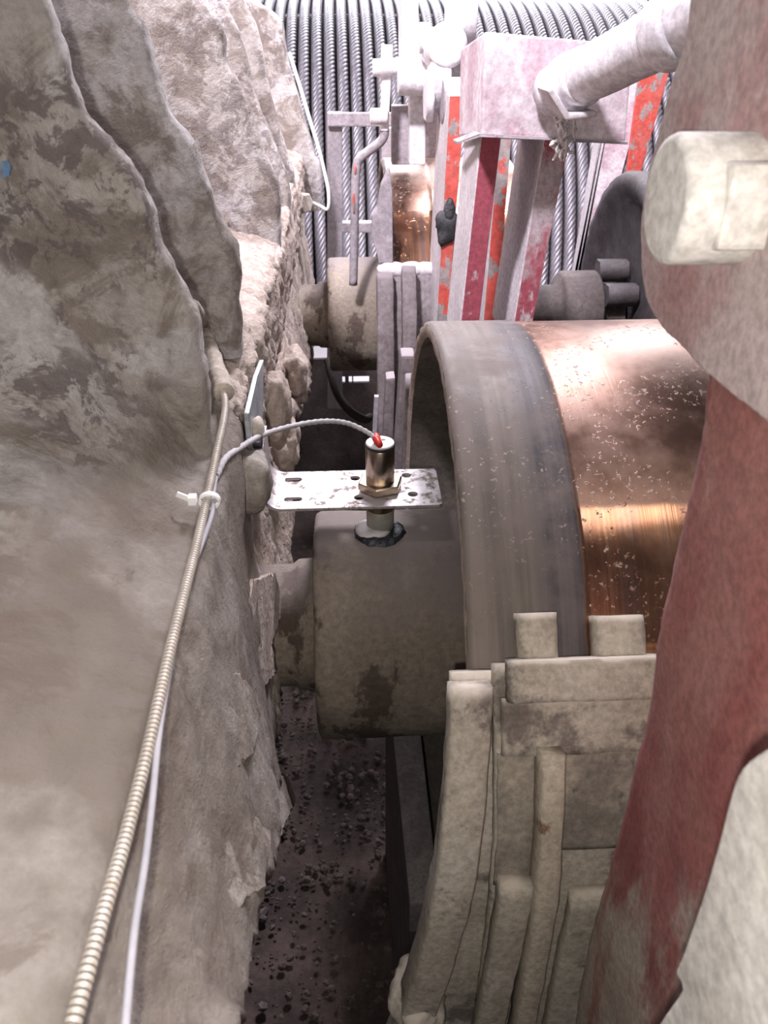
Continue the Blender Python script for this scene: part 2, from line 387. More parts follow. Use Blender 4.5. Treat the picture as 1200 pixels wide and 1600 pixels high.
# near ledge: flat top that the conduit lies on, with rounded edge and side wall
def lerp_tab(pts, y):
    for (a, za), (b, zb_) in zip(pts, pts[1:]):
        if y <= b: return za+(zb_-za)*max(0, (y-a))/(b-a)
    return pts[-1][1]
def zb_edge(y):
    return lerp_tab([(-.1, 1.10), (.10, 1.075), (.20, 1.03), (.257, .995), (.33, .945), (.40, .89), (.48, .84), (.62, .775), (.75, .745), (.9, .77), (1.0, .85), (1.2, .84), (1.5, .75), (2.0, .68), (2.3, .7)], y)
def xb_edge(y):
    return lerp_tab([(-.1, -.049), (.36, -.052), (.45, -.066), (.56, -.080), (3, -.080)], y)
def side_profile(y):
    z0 = zb_edge(y); zb = z0+.022*nz(V(0, y, 0), 20, 2)+.014*nz(V(0, y, 0), 70, 3)
    xe = xb_edge(y)+.004*nz(V(3, y, 0), 9)
    p = [(-.102, 1.151), (-.090, 1.146), (-.083, 1.134)]
    if y < .60:
        p += [(-.083+(xe+.083)*t, 1.134+((z0+(zb-z0)*max(0, t-.6)/.4)+.010-1.134)*t) for t in (.2, .4, .6, .8, 1.0)]
    else:
        p += [(-.083, 1.07), (-.089, 1.03), (-.110, 1.00), (-.110, .965), (xe, zb+.012)]
    p += [(xe-.004, zb), (xe-.03, zb+.003), (xe-.07, zb+.02), (-.20, zb+.02), (-.24, zb-.1), (-.24, 0)]
    return [V(x, y, z) for x, z in p]
rows = []
y = -.05
while y < .56:
    # the top rises into the first rib in a wide caked fillet
    f = min(.0995, max(0.0, y-.385)); h = .6*(.10-math.sqrt(.10**2-f*f))+.085*max(0, min(1, (y-.08)/.40))**1.3
    top = [V(-.62, y, 1.165+h*1.25), V(-.3, y, 1.157+h*1.15), V(-.20, y, 1.155+h), V(-.16, y, 1.153+h*.75), V(-.125, y, 1.152+h*.36)]
    rows.append(top+side_profile(y)); y += .004
# uniform columns: resample every row to the same count by arc fraction
def even(row, n):
    L = [0]
    for a, b in zip(row, row[1:]): L.append(L[-1]+(b-a).length)
    out = []; j = 0
    for k in range(n):
        t = L[-1]*k/(n-1)
        while j < len(L)-2 and L[j+1] < t: j += 1
        u = (t-L[j])/max(1e-9, L[j+1]-L[j]); out.append(row[j].lerp(row[j+1], min(1, max(0, u))))
    return out
def segment_even(row, counts):
    out = []
    for i, c in enumerate(counts):
        for k in range(c): out.append(row[i].lerp(row[i+1], k/c))
    out.append(row[-1]); return out
def wallrow(row, step=.006):
    return row
def counts_for(row, step, cap=60):
    return [max(1, min(cap, int(math.ceil((b-a).length/step)))) for a, b in zip(row, row[1:])]
def sub_rows(rows, step):
    c0 = counts_for(rows[len(rows)//2], step); return [segment_even(r, c0) for r in rows]
ra = [r for r in rows]
yy = [r[0].y for r in ra]
near = [r for r in ra if r[0].y < .62]
grid('ledge', sub_rows(near, .006), M_face, G, disp=lambda p: .0040*nz(p, 11, 1.3)+.0016*nz(p, 45, 5)+.0008*nz(p, 130, 2)-.004*max(0, .12-abs(nz(p, 13, 9, 3)))*(1 if p.x > -.085 else .0))
rows = []; y = .555
while y < 2.25:
    sp = side_profile(y)
    lead = [V(-.48, y, 1.95), V(-.36, y, 1.62), V(-.25, y, 1.40), V(-.185, y, 1.24), V(-.145, y, 1.165)]
    if y < .62:  # keep the same number of columns as the grooved stretch
        sp = side_profile(.63); sp = [V(v.x, y, v.z) for v in sp]
    rows.append(lead+sp); y += .006 if y < 1.2 else .011
grid('body', sub_rows(rows, .0065), M_rough, G, disp=lambda p: crustd(.0050, 16, .010)(p)+.0030*nz(p, 75, 3)+.0016*nz(p, 190, 4))

def rib(name, edge, y, thick, xl, mat, seed, amp=.0035, n_across=46, step=.008, lean=0.0, botz=1.14):
    """edge: right-hand outline (top to bottom) as world points at plane y"""
    e = resample(catmull(edge, 6), step)
    rows = []; r = min(.010, thick*.45)
    for p in e:
        jag = .0022*nz(V(seed, p.z, 0), 16, seed)+.0011*nz(V(seed, p.z, 1), 75, seed)
        xr = p.x+jag; row = []
        for k in range(n_across+1): 
            t = k/n_across; t = 1-(1-t)**1.5
            row.append(V(xl+(xr-r-xl)*t, y, p.z))
        for a in (22, 45, 68, 90): row.append(V(xr-r+r*sin(radians(a)), y+r-r*cos(radians(a)), p.z))
        row.append(V(xr, y+thick-r, p.z))
        for a in (45, 90): row.append(V(xr-r+r*cos(radians(a)), y+thick-r+r*sin(radians(a)), p.z))
        for k in range(1, 7): row.append(V(xr-r+(xl-xr+r)*k/6, y+thick, p.z))
        rows.append(row)
    def d(p): return nz(p, 16, seed)*amp+nz(p, 60, seed+2)*amp*.4
    return grid(name, rows, mat, G, False, False, d)
def pe(pts, y): return [P(a, b, y=y) for a, b in pts]
rib('rib', pe([(30, -60), (60, 0), (88, 75), (112, 140), (140, 195), (178, 245), (205, 285), (228, 325), (240, 370), (262, 420), (288, 470), (303, 505), (312, 560), (324, 600), (328, 650), (330, 690), (331, 735)], .48), .48, .028, -.5, M_face, 1.1, .0035, 60, .006)
rib('rib', pe([(150, -70), (205, 20), (226, 75), (246, 130), (266, 185), (298, 225), (318, 265), (333, 310), (348, 350), (368, 392), (373, 440), (375, 500), (376, 560)], .65), .65, .030, -.55, M_rib, 4.7, .004, 50, .007)
rib('rib', pe([(270, -60), (305, 0), (322, 14), (345, 45), (352, 95), (372, 130), (390, 180), (412, 240), (432, 285), (437, 320), (438, 410)], 1.08), 1.08, .035, -.6, M_rib, 8.2, .0022, 40, .01)
rib('rib', pe([(330, -50), (350, 10), (372, 50), (388, 105), (398, 150), (418, 205), (440, 260), (453, 305), (455, 355)], 1.32), 1.32, .035, -.6, M_rib, 12.2, .0022, 40, .012)
rib('rib', pe([(365, -50), (385, 10), (405, 60), (418, 130), (436, 200), (452, 255), (462, 300), (464, 350)], 1.50), 1.50, .035, -.6, M_rib, 15.2, .0022, 40, .012)
rib('rib', pe([(395, 0), (438, 32), (447, 90), (462, 140), (478, 200), (490, 240), (500, 265), (503, 330)], 1.86), 1.86, .06, -.6, M_rib, 18.2, .0022, 40, .014)
# encrusted flange bolt beside the bracket
lump('flange_bolt', P(392, 748, d=.625)+V(-.003, .0, 0), (.0175, .022, .024), M_crust, G, .18, 40, 3, 4, .55)
# hanging crust flakes along the broken lower edge
def skirt_x(y, z):
    zb, xe = zb_edge(y), xb_edge(y); t = max(0, min(1.15, (1.134-z)/(1.134-zb))); return -.083+(xe+.083)*t
def flake(px_outline, off, th, seed, mat=M_crust, plane=None):
    o = []; xa = min(a for a, b in px_outline); xz = max(a for a, b in px_outline)
    for a, b in px_outline:
        x = plane if plane is not None else -.06
        of = -.003+(off*.5+.003)*(a-xa)/(xz-xa)
        for _ in range(12):
            v = P(a, b, x=x)
            if plane is None: x = .5*x+.5*(skirt_x(v.y, v.z)+of)
        o.append(v)
    o = resample(o+[o[0]], .007)[:-1]
    o = [v+V(0, .0028*nz(v, 110, seed), .0028*nz(v, 110, seed+4)) for v in o]
    return prism('crust_flake', o, (-th, 0, -th*.3), mat, G, .0012, 1, False, lambda p: .0012*nz(p, 45, seed)+.0007*nz(p, 150, seed), 2)
flake([(340, 1045), (375, 1050), (398, 1078), (408, 1110), (404, 1150), (395, 1180), (370, 1200), (340, 1195), (325, 1120)], .010, .012, 1)
flake([(390, 1190), (420, 1200), (452, 1215), (462, 1250), (448, 1285), (432, 1330), (395, 1340), (370, 1280), (376, 1210)], .007, .012, 2)
flake([(380, 1255), (405, 1278), (425, 1300), (420, 1345), (414, 1388), (385, 1408), (360, 1440), (335, 1430), (340, 1320)], .011, .012, 3)
flake([(395, 905), (430, 895), (438, 925), (440, 960), (425, 1010), (432, 1050), (412, 1075), (395, 1060), (378, 1030), (385, 960)], 0, .012, 5, M_rough, -.076)
lump('crust_lump', P(428, 640, x=-.082), (.018, .030, .040), M_rough, G, .30, 45, 3, 4, .85)
lump('crust_lump', P(445, 690, x=-.082), (.018, .035, .035), M_rough, G, .35, 45, 5, 4, .85)
lump('crust_lump', P(462, 585, x=-.085), (.022, .05, .045), M_rough, G, .35, 35, 7, 4, .85)
prism('paint_mark', [P(a, b, y=.4755) for a, b in ((1, 253), (12, 251), (16, 262), (14, 275), (3, 280))], (0, .002, 0), M_blue, G, .0004)

# ================================================================== BRAKE DRUMS (rotating: shaft, shell, web)
AY, AZ, RD = .692, .825, .325
def brake_drum(label, loc, right):
    D = thing('brake_drum', label, 'brake drum', loc, 'brake drums on the two shafts')
    D.matrix_world = Matrix.Translation(loc)
    def L(o): o.matrix_parent_inverse = Matrix.Identity(4); return o
    # shell outer surface with shallow polished track
    x0, x1 = .080, .345
    prof = [(x0+.0005, RD-.003), (x0+.003, RD-.0005), (x0+.006, RD)]+[(x0+.006+(.166-x0-.006)*k/8, RD) for k in range(1, 9)]
    prof += [(.1675, RD-.0012), (.171, RD-.0014)]+[(.171+(.330-.171)*k/10, RD-.0014) for k in range(1, 11)]+[(.334, RD), (x1-.003, RD), (x1, RD-.003)]
    L(lathe_x('drum_shell', prof, M_drum2 if right else M_drum, D, seg=180))
    L(lathe_x('rim_edge', [(x0+.0005, RD-.003), (x0-.0005, RD-.006), (x0, RD-.013), (x0+.004, RD-.016)], M_rimedge, D, seg=180, disp=lambda p: .0012*nz(p, 60)))
    L(lathe_x('rim_lining', [(x0+.004, RD-.016), (.20, RD-.018), (x1-.004, RD-.018), (x1, RD-.003)], M_drum_in, D, seg=120))
    L(lathe_x('web', [(.195, RD-.017), (.195, .19), (.185, .175), (.150, .165), (.150, .120), (.225, .12), (.225, RD-.017)], M_drum_in, D, seg=120))
    L(lathe_x('shaft', [(-.040, .01), (-.040, .117), (-.0385, .1215), (-.034, .124), (-.01, .1243), (.02, .124), (.05, .1243), (.08, .124), (.25, .124), (.25, .01)], M_shaft, D, seg=120, disp=lambda p: .0010*nz(p, 20)+.0006*nz(p, 90)))
    L(lathe_x('shaft_neck', [(-.24, .067), (-.16, .0675), (-.1, .067), (-.066, .067), (-.060, .072), (-.039, .073)], M_shaft, D, seg=72, disp=lambda p: .0012*nz(p, 30)))
    if right:
        L(lathe_x('shaft_collar', [(.345, .01), (.345, .115), (.355, .12), (.37, .12), (.385, .10), (.39, .06), (.395, .06), (.475, .06), (.478, .082), (.485, .09), (.56, .09), (.565, .085), (.565, .06), (.62, .06)], M_dark, D, seg=48))
        L(lathe_x('coupling_wheel', [(.640, .02), (.640, .10), (.632, .19), (.628, .235), (.615, .25), (.606, .268), (.608, .288), (.62, .295), (.67, .295), (.68, .28), (.68, .02)], M_wheel, D, seg=96, disp=lambda p: .003*nz(p, 25)))
        for k in range(6):
            a = radians(20+60*k)
            L(cyl('coupling_bolt', (.565, .085*cos(a)*1.05, .085*sin(a)*1.05), (.632, .085*cos(a)*1.05, .085*sin(a)*1.05), .026, M_wheel, D, seg=6))
    else:
        L(lathe_x('shaft_stub', [(.25, .075), (.60, .075), (.60, .01)], M_dark, D, seg=48))
    return D
D1 = brake_drum('large brake drum with copper-brown polished band and shaft under the sensor', (0, AY, AZ), False)
D2 = brake_drum('farther brake drum with shiny brass-brown track behind the pale lever legs', (0, 1.775, .822), True)
# welded target on the first shaft
tw = bpy.data.objects['drum_shell']
sx, sy = .029, .692
def on_shaft(x, ang, r=.124): return V(x, AY-r*sin(ang), AZ+r*cos(ang))
bm = bmesh.new()
rows = []
cx, cyy = sx-.001, sy-.006
for k in range(48):
    a = 2*pi*k/48; row = []
    for (rr, h) in ((.027, -.002), (.0255, .002), (.022, .0042), (.017, .004), (.012, .002)):
        j = 1+.10*nz(V(cos(a)*2, sin(a)*2, rr*40), 1.6, 3)
        x = cx+cos(a)*rr*j; yv = cyy+sin(a)*rr*j*.9
        zz = AZ+math.sqrt(max(0, .124**2-(yv-AY)**2))
        row.append(V(x, yv, zz+h*(1+.5*nz(V(x, yv, 0), 160, 5))))
    rows.append(row)
rows.append(rows[0])
wd = grid('weld_bead', rows, M_slag, D1)
lump('weld_button', (sx-.008, sy-.004, .951), (.0185, .0165, .0048), M_weldwhite, D1, .12, 60, 2, 3, .8)

# ================================================================== SENSOR, BRACKET, PLATE
ZP = .996
BR = thing('sensor_bracket', 'bright zinc perforated strip bracket bent up at its left end, holding the sensor', 'bracket', (0, .69, ZP))
def holed_plate(name, outer, holes, z0, th, mat, parent):
    cu = bpy.data.curves.new(name, 'CURVE'); cu.dimensions = '2D'; cu.fill_mode = 'BOTH'; cu.extrude = th/2-.0003; cu.bevel_depth = .0003; cu.bevel_resolution = 1
    for lp in [outer]+holes:
        s = cu.splines.new('POLY'); s.points.add(len(lp)-1); s.use_cyclic_u = True
        for i, (a, b) in enumerate(lp): s.points[i].co = (a, b, 0, 1)
    o = bpy.data.objects.new(name+'_src', cu); COL.objects.link(o)
    dg = bpy.context.evaluated_depsgraph_get(); me = bpy.data.meshes.new_from_object(o.evaluated_get(dg))
    bpy.data.objects.remove(o)
    for v in me.vertices: v.co.z += z0
    me.name = name; me.materials.clear()
    return link(name, me, mat, parent, False)
def xy(px, py): p = P(px, py, z=ZP); return (p.x, p.y)
def ell(px, py, rx, ry=None, n=20, slot=0):
    c = xy(px, py); ry = ry or rx; out = []
    for k in range(n):
        a = 2*pi*k/n; out.append((c[0]+rx*cos(a)+(slot/2 if cos(a) > 0 else -slot/2), c[1]+ry*sin(a)))
    return out
xb = -.0675
yn, yf = .656, .729
outer = [(xb, yn), (.085, .657), (.088, .660), (.0885, .725), (.086, .729), (xb, yf)]
holes = [ell(555, 749, .0052), ell(561, 779, .0052), ell(635, 744.5, .0052), ell(645, 774, .0052), ell(458, 751.5, .0042, .0042, slot=.010), ell(458, 782, .0042, .0042, slot=.010), [(sx+.0155*cos(2*pi*k/32), .692+.0155*sin(2*pi*k/32)) for k in range(32)]]
holed_plate('plate', outer, holes, ZP, .003, M_zinc, BR)
rows = []
RB = .0165
prof = [(xb+.0005, ZP)]+[(xb-RB*sin(radians(a)), ZP+RB-RB*cos(radians(a))) for a in range(8, 91, 8)]+[(xb-RB, ZP+RB+.01), (xb-RB, ZP+.055)]
top = [];
for i, (x, z) in enumerate(prof):
    a, b = prof[max(0, i-1)], prof[min(len(prof)-1, i+1)]
    t = Vector((b[0]-a[0], b[1]-a[1])).normalized(); n = Vector((-t.y, t.x))*-.0015
    yy0, yy1 = yn, yf
    rows.append([V(x+n.x, yy0, z+n.y), V(x+n.x, yy1, z+n.y), V(x-n.x, yy1, z-n.y), V(x-n.x, yy0, z-n.y)])
grid('bent_leg', rows, M_zinc, BR, True, True, None, False)

# galvanised mounting plate on the housing wall
MP = thing('mounting_plate', 'blue-grey galvanized plate standing on the housing wall above the bracket', 'plate', (-.08, .75, 1.05))
ol = [P(412, 562, x=-.076), P(411, 640, x=-.076), P(411, 712, x=-.076), P(399, 712, x=-.076), P(393, 695, x=-.076), P(389, 645, x=-.076), P(402, 588, x=-.076)]
prism('plate', ol, (-.004, 0, 0), M_galv, MP, .0008)
cyl('bolt_head', P(396, 690, x=-.076)+V(-.002, 0, 0), P(396, 690, x=-.076)+V(.007, 0, 0), .0058, M_bolt, MP, seg=6, bev=.001)
lump('cement_blob', P(403, 672, x=-.073), (.005, .012, .011), M_hose, MP, .3, 60, 4)

SE = thing('proximity_sensor', 'cylindrical brass and nickel proximity sensor standing upright through the bracket', 'sensor', (sx, sy, ZP))
def lathe_z(name, prof, mat, parent, c, seg=48, smooth=True, thread=None):
    rows = [[V(c[0]+r*cos(2*pi*k/seg), c[1]+r*sin(2*pi*k/seg), z) for k in range(seg)] for r, z in prof]
    return grid(name, rows, mat, parent, True, True, None, smooth)
c = (sx, sy); rS = .0143
lathe_z('barrel', [(rS-.0004, ZP+.010), (rS, ZP+.0105), (rS, ZP+.0475), (rS-.0004, ZP+.048)], M_nickel, SE, c)
lathe_z('black_ring', [(rS-.0002, ZP+.048), (rS+.0004, ZP+.0483), (rS+.0004, ZP+.0505), (rS, ZP+.051)], M_black, SE, c)
lathe_z('end_cap', [(rS-.0002, ZP+.0508), (rS-.0006, ZP+.0525), (rS-.0018, ZP+.0530), (.004, ZP+.0530)], M_cap, SE, c)
cyl('indicator', (sx+.0035, sy+.0042, ZP+.0525), (sx+.0035, sy+.0042, ZP+.0535), .0018, M_black, SE, seg=14, bev=.0002)
thr = []
for k in range(30):
    z = ZP-.027+k*.00125; thr += [(rS-.0009, z), (rS-.0001, z+.0006)]
lathe_z('thread', thr, M_thread, SE, c)
lathe_z('front_sleeve', [(rS-.001, .9518), (rS-.0002, .9525), (rS-.0002, .974), (rS-.0008, .9746)], M_sleeve, SE, c)
def hexnut(name, c, z0, z1, r, mat, parent, rot=0.2):
    bm = bmesh.new(); rows = []
    for z, rr in ((z0, r*.93), (z0+.0012, r), (z1-.0012, r), (z1, r*.93)):
        rows.append([bm.verts.new((c[0]+rr*cos(rot+pi/3*k), c[1]+rr*sin(rot+pi/3*k), z)) for k in range(6)])
    for a, b in zip(rows, rows[1:]):
        for k in range(6): bm.faces.new((a[k], a[(k+1) % 6], b[(k+1) % 6], b[k]))
    bm.faces.new(rows[0][::-1]); bm.faces.new(rows[-1])
    return bmo(name, bm, mat, parent)
hexnut('lock_nut', c, ZP+.0030, ZP+.0112, .0232, M_nut, SE, .30)
lathe_z('washer', [(.0185, ZP+.0016), (.0185, ZP+.0032), (.014, ZP+.0033)], M_nut, SE, c)
hexnut('lock_nut', c, ZP-.0100, ZP-.0018, .0180, M_thread, SE, .1)

# ================================================================== CABLE, CONDUIT, TIE
CB = thing('sensor_cable', 'thin grey braided cable arching from the sensor and running down beside the conduit', 'cable', (sx, sy, ZP+.05))
ca = [P(591, 690, d=.745), P(575, 676, d=.745), P(545, 662, d=.74), P(515, 658, d=.73), P(480, 661, d=.71), P(440, 670, d=.67), P(405, 682, d=.63), P(375, 700, d=.585), P(352, 717, d=.545), P(338, 745, d=.525)]
low = [(333, 775), (332, 800), (320, 838), (300, 890), (284, 945), (272, 1010), (258, 1085), (247, 1160), (238, 1250), (227, 1345), (212, 1440), (203, 1520), (196, 1600), (188, 1690)]
lowp = [P(a, b, z=1.1575) for a, b in low]
pts = resample(catmull(ca, 12), .004)
tube('jacket', pts, lambda i: .0023+.0003*sin(i*1.9), M_cable, CB, 10)
tube('lower_run', resample(catmull([ca[-1]]+lowp, 8), .006), .00135, M_cable2, CB, 10)
st = V(sx-.003, sy-.004, ZP+.0525)
tube('red_sleeve', catmull([P(586, 684, d=.745), P(593, 695, d=.742), st+V(-.001, 0, .009), st], 8), .0032, M_redtube, CB, 12)

CO = thing('flexible_conduit', 'ribbed flexible metal conduit lying along the housing edge', 'conduit', (-.085, .3, 1.16))
cp = [(348, 606), (352, 632), (349, 660), (340, 700), (331, 745), (320, 795), (305, 860), (287, 930), (267, 1010), (249, 1090), (231, 1170), (211, 1250), (190, 1330), (166, 1410), (141, 1500), (114, 1600), (88, 1690)]
cpp = [P(a, b, z=1.1600+.002*sin(i)) for i, (a, b) in enumerate(cp)]
path = []
cm = catmull(cpp, 40); acc = 0.0; STEP = .00028
for a, b in zip(cm, cm[1:]):
    L_ = (b-a).length
    while acc <= L_:
        path.append(a.lerp(b, acc/L_)); acc += STEP
    acc -= L_
NPR = 8                                                  # samples per rib of the hose
hose = tube('ribbed_hose', path, lambda i: .00155+.00110*max(0, sin((i % NPR)*pi/NPR))**.5, M_conduit, CO, 12, True)
hose.data.materials.append(M_groove)
for k, pl in enumerate(hose.data.polygons):
    q = min(pl.vertices)//12 % NPR
    if q in (0, NPR-1): pl.material_index = 1
sp = [P(300, 480, y=.585), P(312, 508, z=1.176), P(322, 535, z=1.172), P(334, 568, z=1.168), P(346, 600, z=1.163), P(350, 614, z=1.161)]
sps = resample(catmull(sp, 10), .003)
tube('crusted_end', sps, lambda i: (.0062+.0016*min(1, i/12))*(1+.12*nz(V(i*.35, 0, 0), 1, 2)), M_hose, CO, 16)
CT = thing('cable_tie', 'white nylon cable tie clamping cable to conduit', 'cable tie', P(322, 785, z=1.16))
tc = P(324, 782, z=1.1585); td = (P(331, 745, z=1.16)-P(314, 820, z=1.16)).normalized(); side = td.cross(V(0, 0, 1)).normalized()
loop = []
for k in range(33):
    a = 2*pi*k/32
    loop.append(tc+side*(.0062*cos(a)+.0012)+V(0, 0, 1)*.0052*sin(a)-V(0, 0, .0002))
rows = [[p-td*.0022, p+td*.0022] for p in loop]
o = grid('strap', rows, M_tie, CT)
sm = o.modifiers.new('thick', 'SOLIDIFY'); sm.thickness = .001
hd = tc-side*.0085*(1 if side.x > 0 else -1)
sgn = 1 if side.x > 0 else -1
hp = tc-side*sgn*.0085+V(0, 0, .001)
bar('head', hp-td*.003, hp+td*.003, .005, .0055, M_tie, CT, .0008, up=side)
bar('tail', hp-side*sgn*.002+td*.001, hp-side*sgn*.009+V(0, 0, .003)+td*.002, .0034, .0014, M_tie, CT, .0003, up=(0, 0, 1))

# ================================================================== BRAKE SHOES
def arc_block(name, x0, x1, r0, r1, f0, f1, mat, parent, c=(AY, AZ), far=False, xs=None, n=None, disp=None, bev=.002):
    """block that follows the drum: x range, radius range, angle range (degrees, up from the near horizontal)"""
    n = n or max(6, int(abs(f1-f0)/2.0)); rows = []
    s = 1 if far else -1
    nx = max(1, int((x1-x0)/.012)); nr = max(1, int((r1-r0)/.012)); b = min(bev, (x1-x0)*.3, (r1-r0)*.3)
    loop = []
    for k in range(nx+1): loop.append((x0+b+(x1-x0-2*b)*k/nx, r1))
    for k in range(nr+1): loop.append((x1, r1-b-(r1-r0-2*b)*k/nr))
    for k in range(nx+1): loop.append((x1-b-(x1-x0-2*b)*k/nx, r0))
    for k in range(nr+1): loop.append((x0, r0+b+(r1-r0-2*b)*k/nr))
    for i in range(n+1):
        t = i/n; f = radians(f0+(f1-f0)*t); dx = xs(t) if xs else 0
        rows.append([V(x+dx, c[0]+s*r*cos(max(f, 0)), c[1]+(r*sin(f) if f > 0 else .34*f)) for x, r in loop])
    def dd(p): return .0011*nz(p, 28, 3)+.0006*nz(p, 110, 1)
    return grid(name, rows, mat, parent, True, True, disp or dd)
BS = thing('brake_shoe', 'beige dust-covered cast brake shoe with notched top hugging the near side of the large drum', 'brake shoe', (.2, .36, .6))
lean = lambda t: -.030*t*t
arc_block('lining', .066, .330, .3265, .339, 33.4, -55, M_shoe, BS)
arc_block('side_flange', .066, .094, .339, .366, 32.6, -52, M_shoe, BS, xs=lambda t: -.003-.030*t-.045*t*t)
arc_block('face_plate', .094, .330, .339, .350, 34.5, -52, M_shoe, BS)
arc_block('top_band', .101, .330, .349, .366, 35.2, 30.8, M_shoe, BS, bev=.004)
arc_block('upper_panel', .098, .330, .349, .3555, 30.9, 24.5, M_shoe, BS)
arc_block('notch_lug', .113, .140, .3275, .350, 40.2, 34, M_shoe, BS, bev=.004)
arc_block('notch_lug', .166, .200, .3275, .352, 39.6, 34, M_shoe, BS, bev=.004)
arc_block('rib', .121, .1375, .349, .372, 25.5, -45, M_shoe_rust, BS)
arc_block('recess_panel', .0955, .1215, .3493, .3515, 24.5, 7, M_panel, BS, n=20)
arc_block('recess_panel', .1380, .230, .3493, .352, 24.6, 12, M_panel, BS, n=20)
arc_block('gusset', .098, .122, .349, .364, 8.5, -45, M_shoe, BS, xs=lambda t: -.012*t)
arc_block('gusset', .150, .20, .349, .362, 6, -45, M_shoe, BS)
lump('dust_clump', P(655, 1560, d=.66), (.022, .03, .022), M_shoe, BS, .25, 40, 6, 4, .9)

FS = thing('brake_shoe', 'grey brake shoe on the far side of the large drum, half hidden by the rim', 'brake shoe', (.2, 1.03, .6))
arc_block('lining', .075, .330, .3275, .345, 30, -45, M_conc, FS, far=True)
prism('side_flange', [P(627, 556, y=1.045), P(649, 556, y=1.045), V(.075, 1.045, .45), V(.045, 1.045, .45)], (0, .035, 0), M_conc, FS, .004)
prism('side_flange', [P(603, 592, y=1.12), P(618, 590, y=1.12), V(.055, 1.12, .40), V(.03, 1.12, .40)], (0, .03, 0), M_conc, FS, .004)

# shoe of the second drum (near side)
SS = thing('brake_shoe', 'lilac-grey brake shoe with wavy dust cap on the farther drum', 'brake shoe', (.12, 1.44, .6))
C2 = (1.775, .822)
arc_block('lining', .068, .330, .3265, .345, 30, -40, M_conc, SS, C2)
arc_block('side_flange', .055, .085, .345, .385, 29, -40, M_conc, SS, C2)
arc_block('rib', .100, .125, .345, .40, 30, -40, M_conc, SS, C2)
arc_block('face_plate', .085, .33, .345, .36, 32, -40, M_conc, SS, C2)
for k, (xx, ww) in enumerate(((.085, .03), (.115, .035), (.155, .03))):
    f = radians(31); lump('dust_cap', (xx, C2[0]-.35*cos(f), C2[1]+.35*sin(f)), (ww, .02, .014), M_pale, SS, .2, 30, k, 3)
# far side shoe plate of the second drum (its rim-side cheek stands left of the copper track)
prism('cheek_plate', [P(a, b, y=1.47) for a, b in ((606, 268), (609, 262), (613, 300), (614, 410), (592, 412), (588, 392), (580, 372), (582, 340), (590, 325), (596, 290))], (0, .03, 0), M_grey, SS, .002)

# ================================================================== PEDESTAL under the drum
PD = thing('brake_pedestal', 'dark grey speckled base beam below the drum shaft', 'pedestal', (.06, .7, 0))
q0, q1 = P(612, 1155, z=.66), P(640, 1412, z=.66)
prism('top_slab', [q1, V(.077, q1.y, .66), V(.077, 1.0, .66), V(q0.x-.004, 1.0, .66)], (0, 0, -.05), M_ped, PD, .003)
prism('column', [q1+V(.012, .012, -.05), V(.077, q1.y+.012, .61), V(.077, .98, .61), V(q0.x+.008, .98, .61)], (0, 0, -.61), M_ped, PD, .003)

# ================================================================== FOREGROUND RED LEVER
LV = thing('brake_lever', 'large worn red brake lever with dust streaks filling the right foreground', 'lever', (.17, .25, 0))
edge = [P(a, b, x=.150) for a, b in ((1078, 520), (1074, 570), (1066, 640), (1052, 720), (1038, 790), (1020, 880), (1002, 985), (988, 1080), (968, 1180), (942, 1290), (915, 1390), (898, 1470), (885, 1560), (875, 1660))]
edge = catmull(edge, 8); rows = []
for e in edge:
    row = []; r = .03
    yb = e.y
    row += [V(.24, yb-.006, e.z), V(.21, yb-.002, e.z)]
    for a in range(0, 91, 10): row.append(V(.150+r-r*sin(radians(a)), yb-r+r*cos(radians(a)), e.z))
    y1 = .02
    for k in range(1, 26): row.append(V(.150-.004*sin(pi*k/25), yb-r+(y1-yb+r)*k/25, e.z))
    row.append(V(.20, y1, e.z)); row.append(V(.24, y1, e.z))
    rows.append(row)
grid('lever_arm', rows, M_red, LV, True, True, lambda p: .0016*nz(p, 18, 2)+.0005*nz(p, 120, 2))
lug = [P(a, b, x=.140) for a, b in ((1100, -120), (1082, -30), (1068, 60), (1050, 130), (1030, 205), (1010, 280), (1000, 335), (999, 390), (1003, 440), (1016, 485), (1040, 520), (1072, 550), (1105, 585), (1150, 625), (1200, 660))]
lug = resample(catmull(lug, 4), .012)
lug += [V(.140, .12, lug[-1].z-.01), V(.140, .02, lug[-1].z-.01), V(.140, .02, lug[0].z)]
prism('pivot_lug', lug, (.06, 0, 0), M_lug, LV, .012, 4, True, lambda p: .0012*nz(p, 25, 4), 2)
pc = P(1037, 313, x=.112)
PN = cyl('pivot_pin', pc, pc+V(.040, 0, 0), .0218, M_pin, LV, seg=48, bev=.003)
kp = P(1124, 322, x=.125)
prism('keeper_plate', [(.124, kp.y-.007, kp.z-.013), (.124, kp.y+.007, kp.z-.016), (.124, kp.y+.007, kp.z+.014), (.124, kp.y-.007, kp.z+.014)], (.022, 0, 0), M_pin, LV, .002)

FL = thing('lever_link', 'pale out-of-focus dusty link bar at the lower right corner', 'link', (.12, .1, .9))
ol = [P(a, b, x=.108) for a, b in ((1240, 1150), (1195, 1172), (1160, 1200), (1143, 1240), (1125, 1310), (1105, 1380), (1085, 1440), (1066, 1495), (1056, 1520), (1066, 1545), (1040, 1585), (1005, 1640), (1240, 1700))]
prism('bar', catmull(ol[:-1], 3)+[ol[-1]], (.05, 0, 0), M_pin, FL, .004, 3, True)

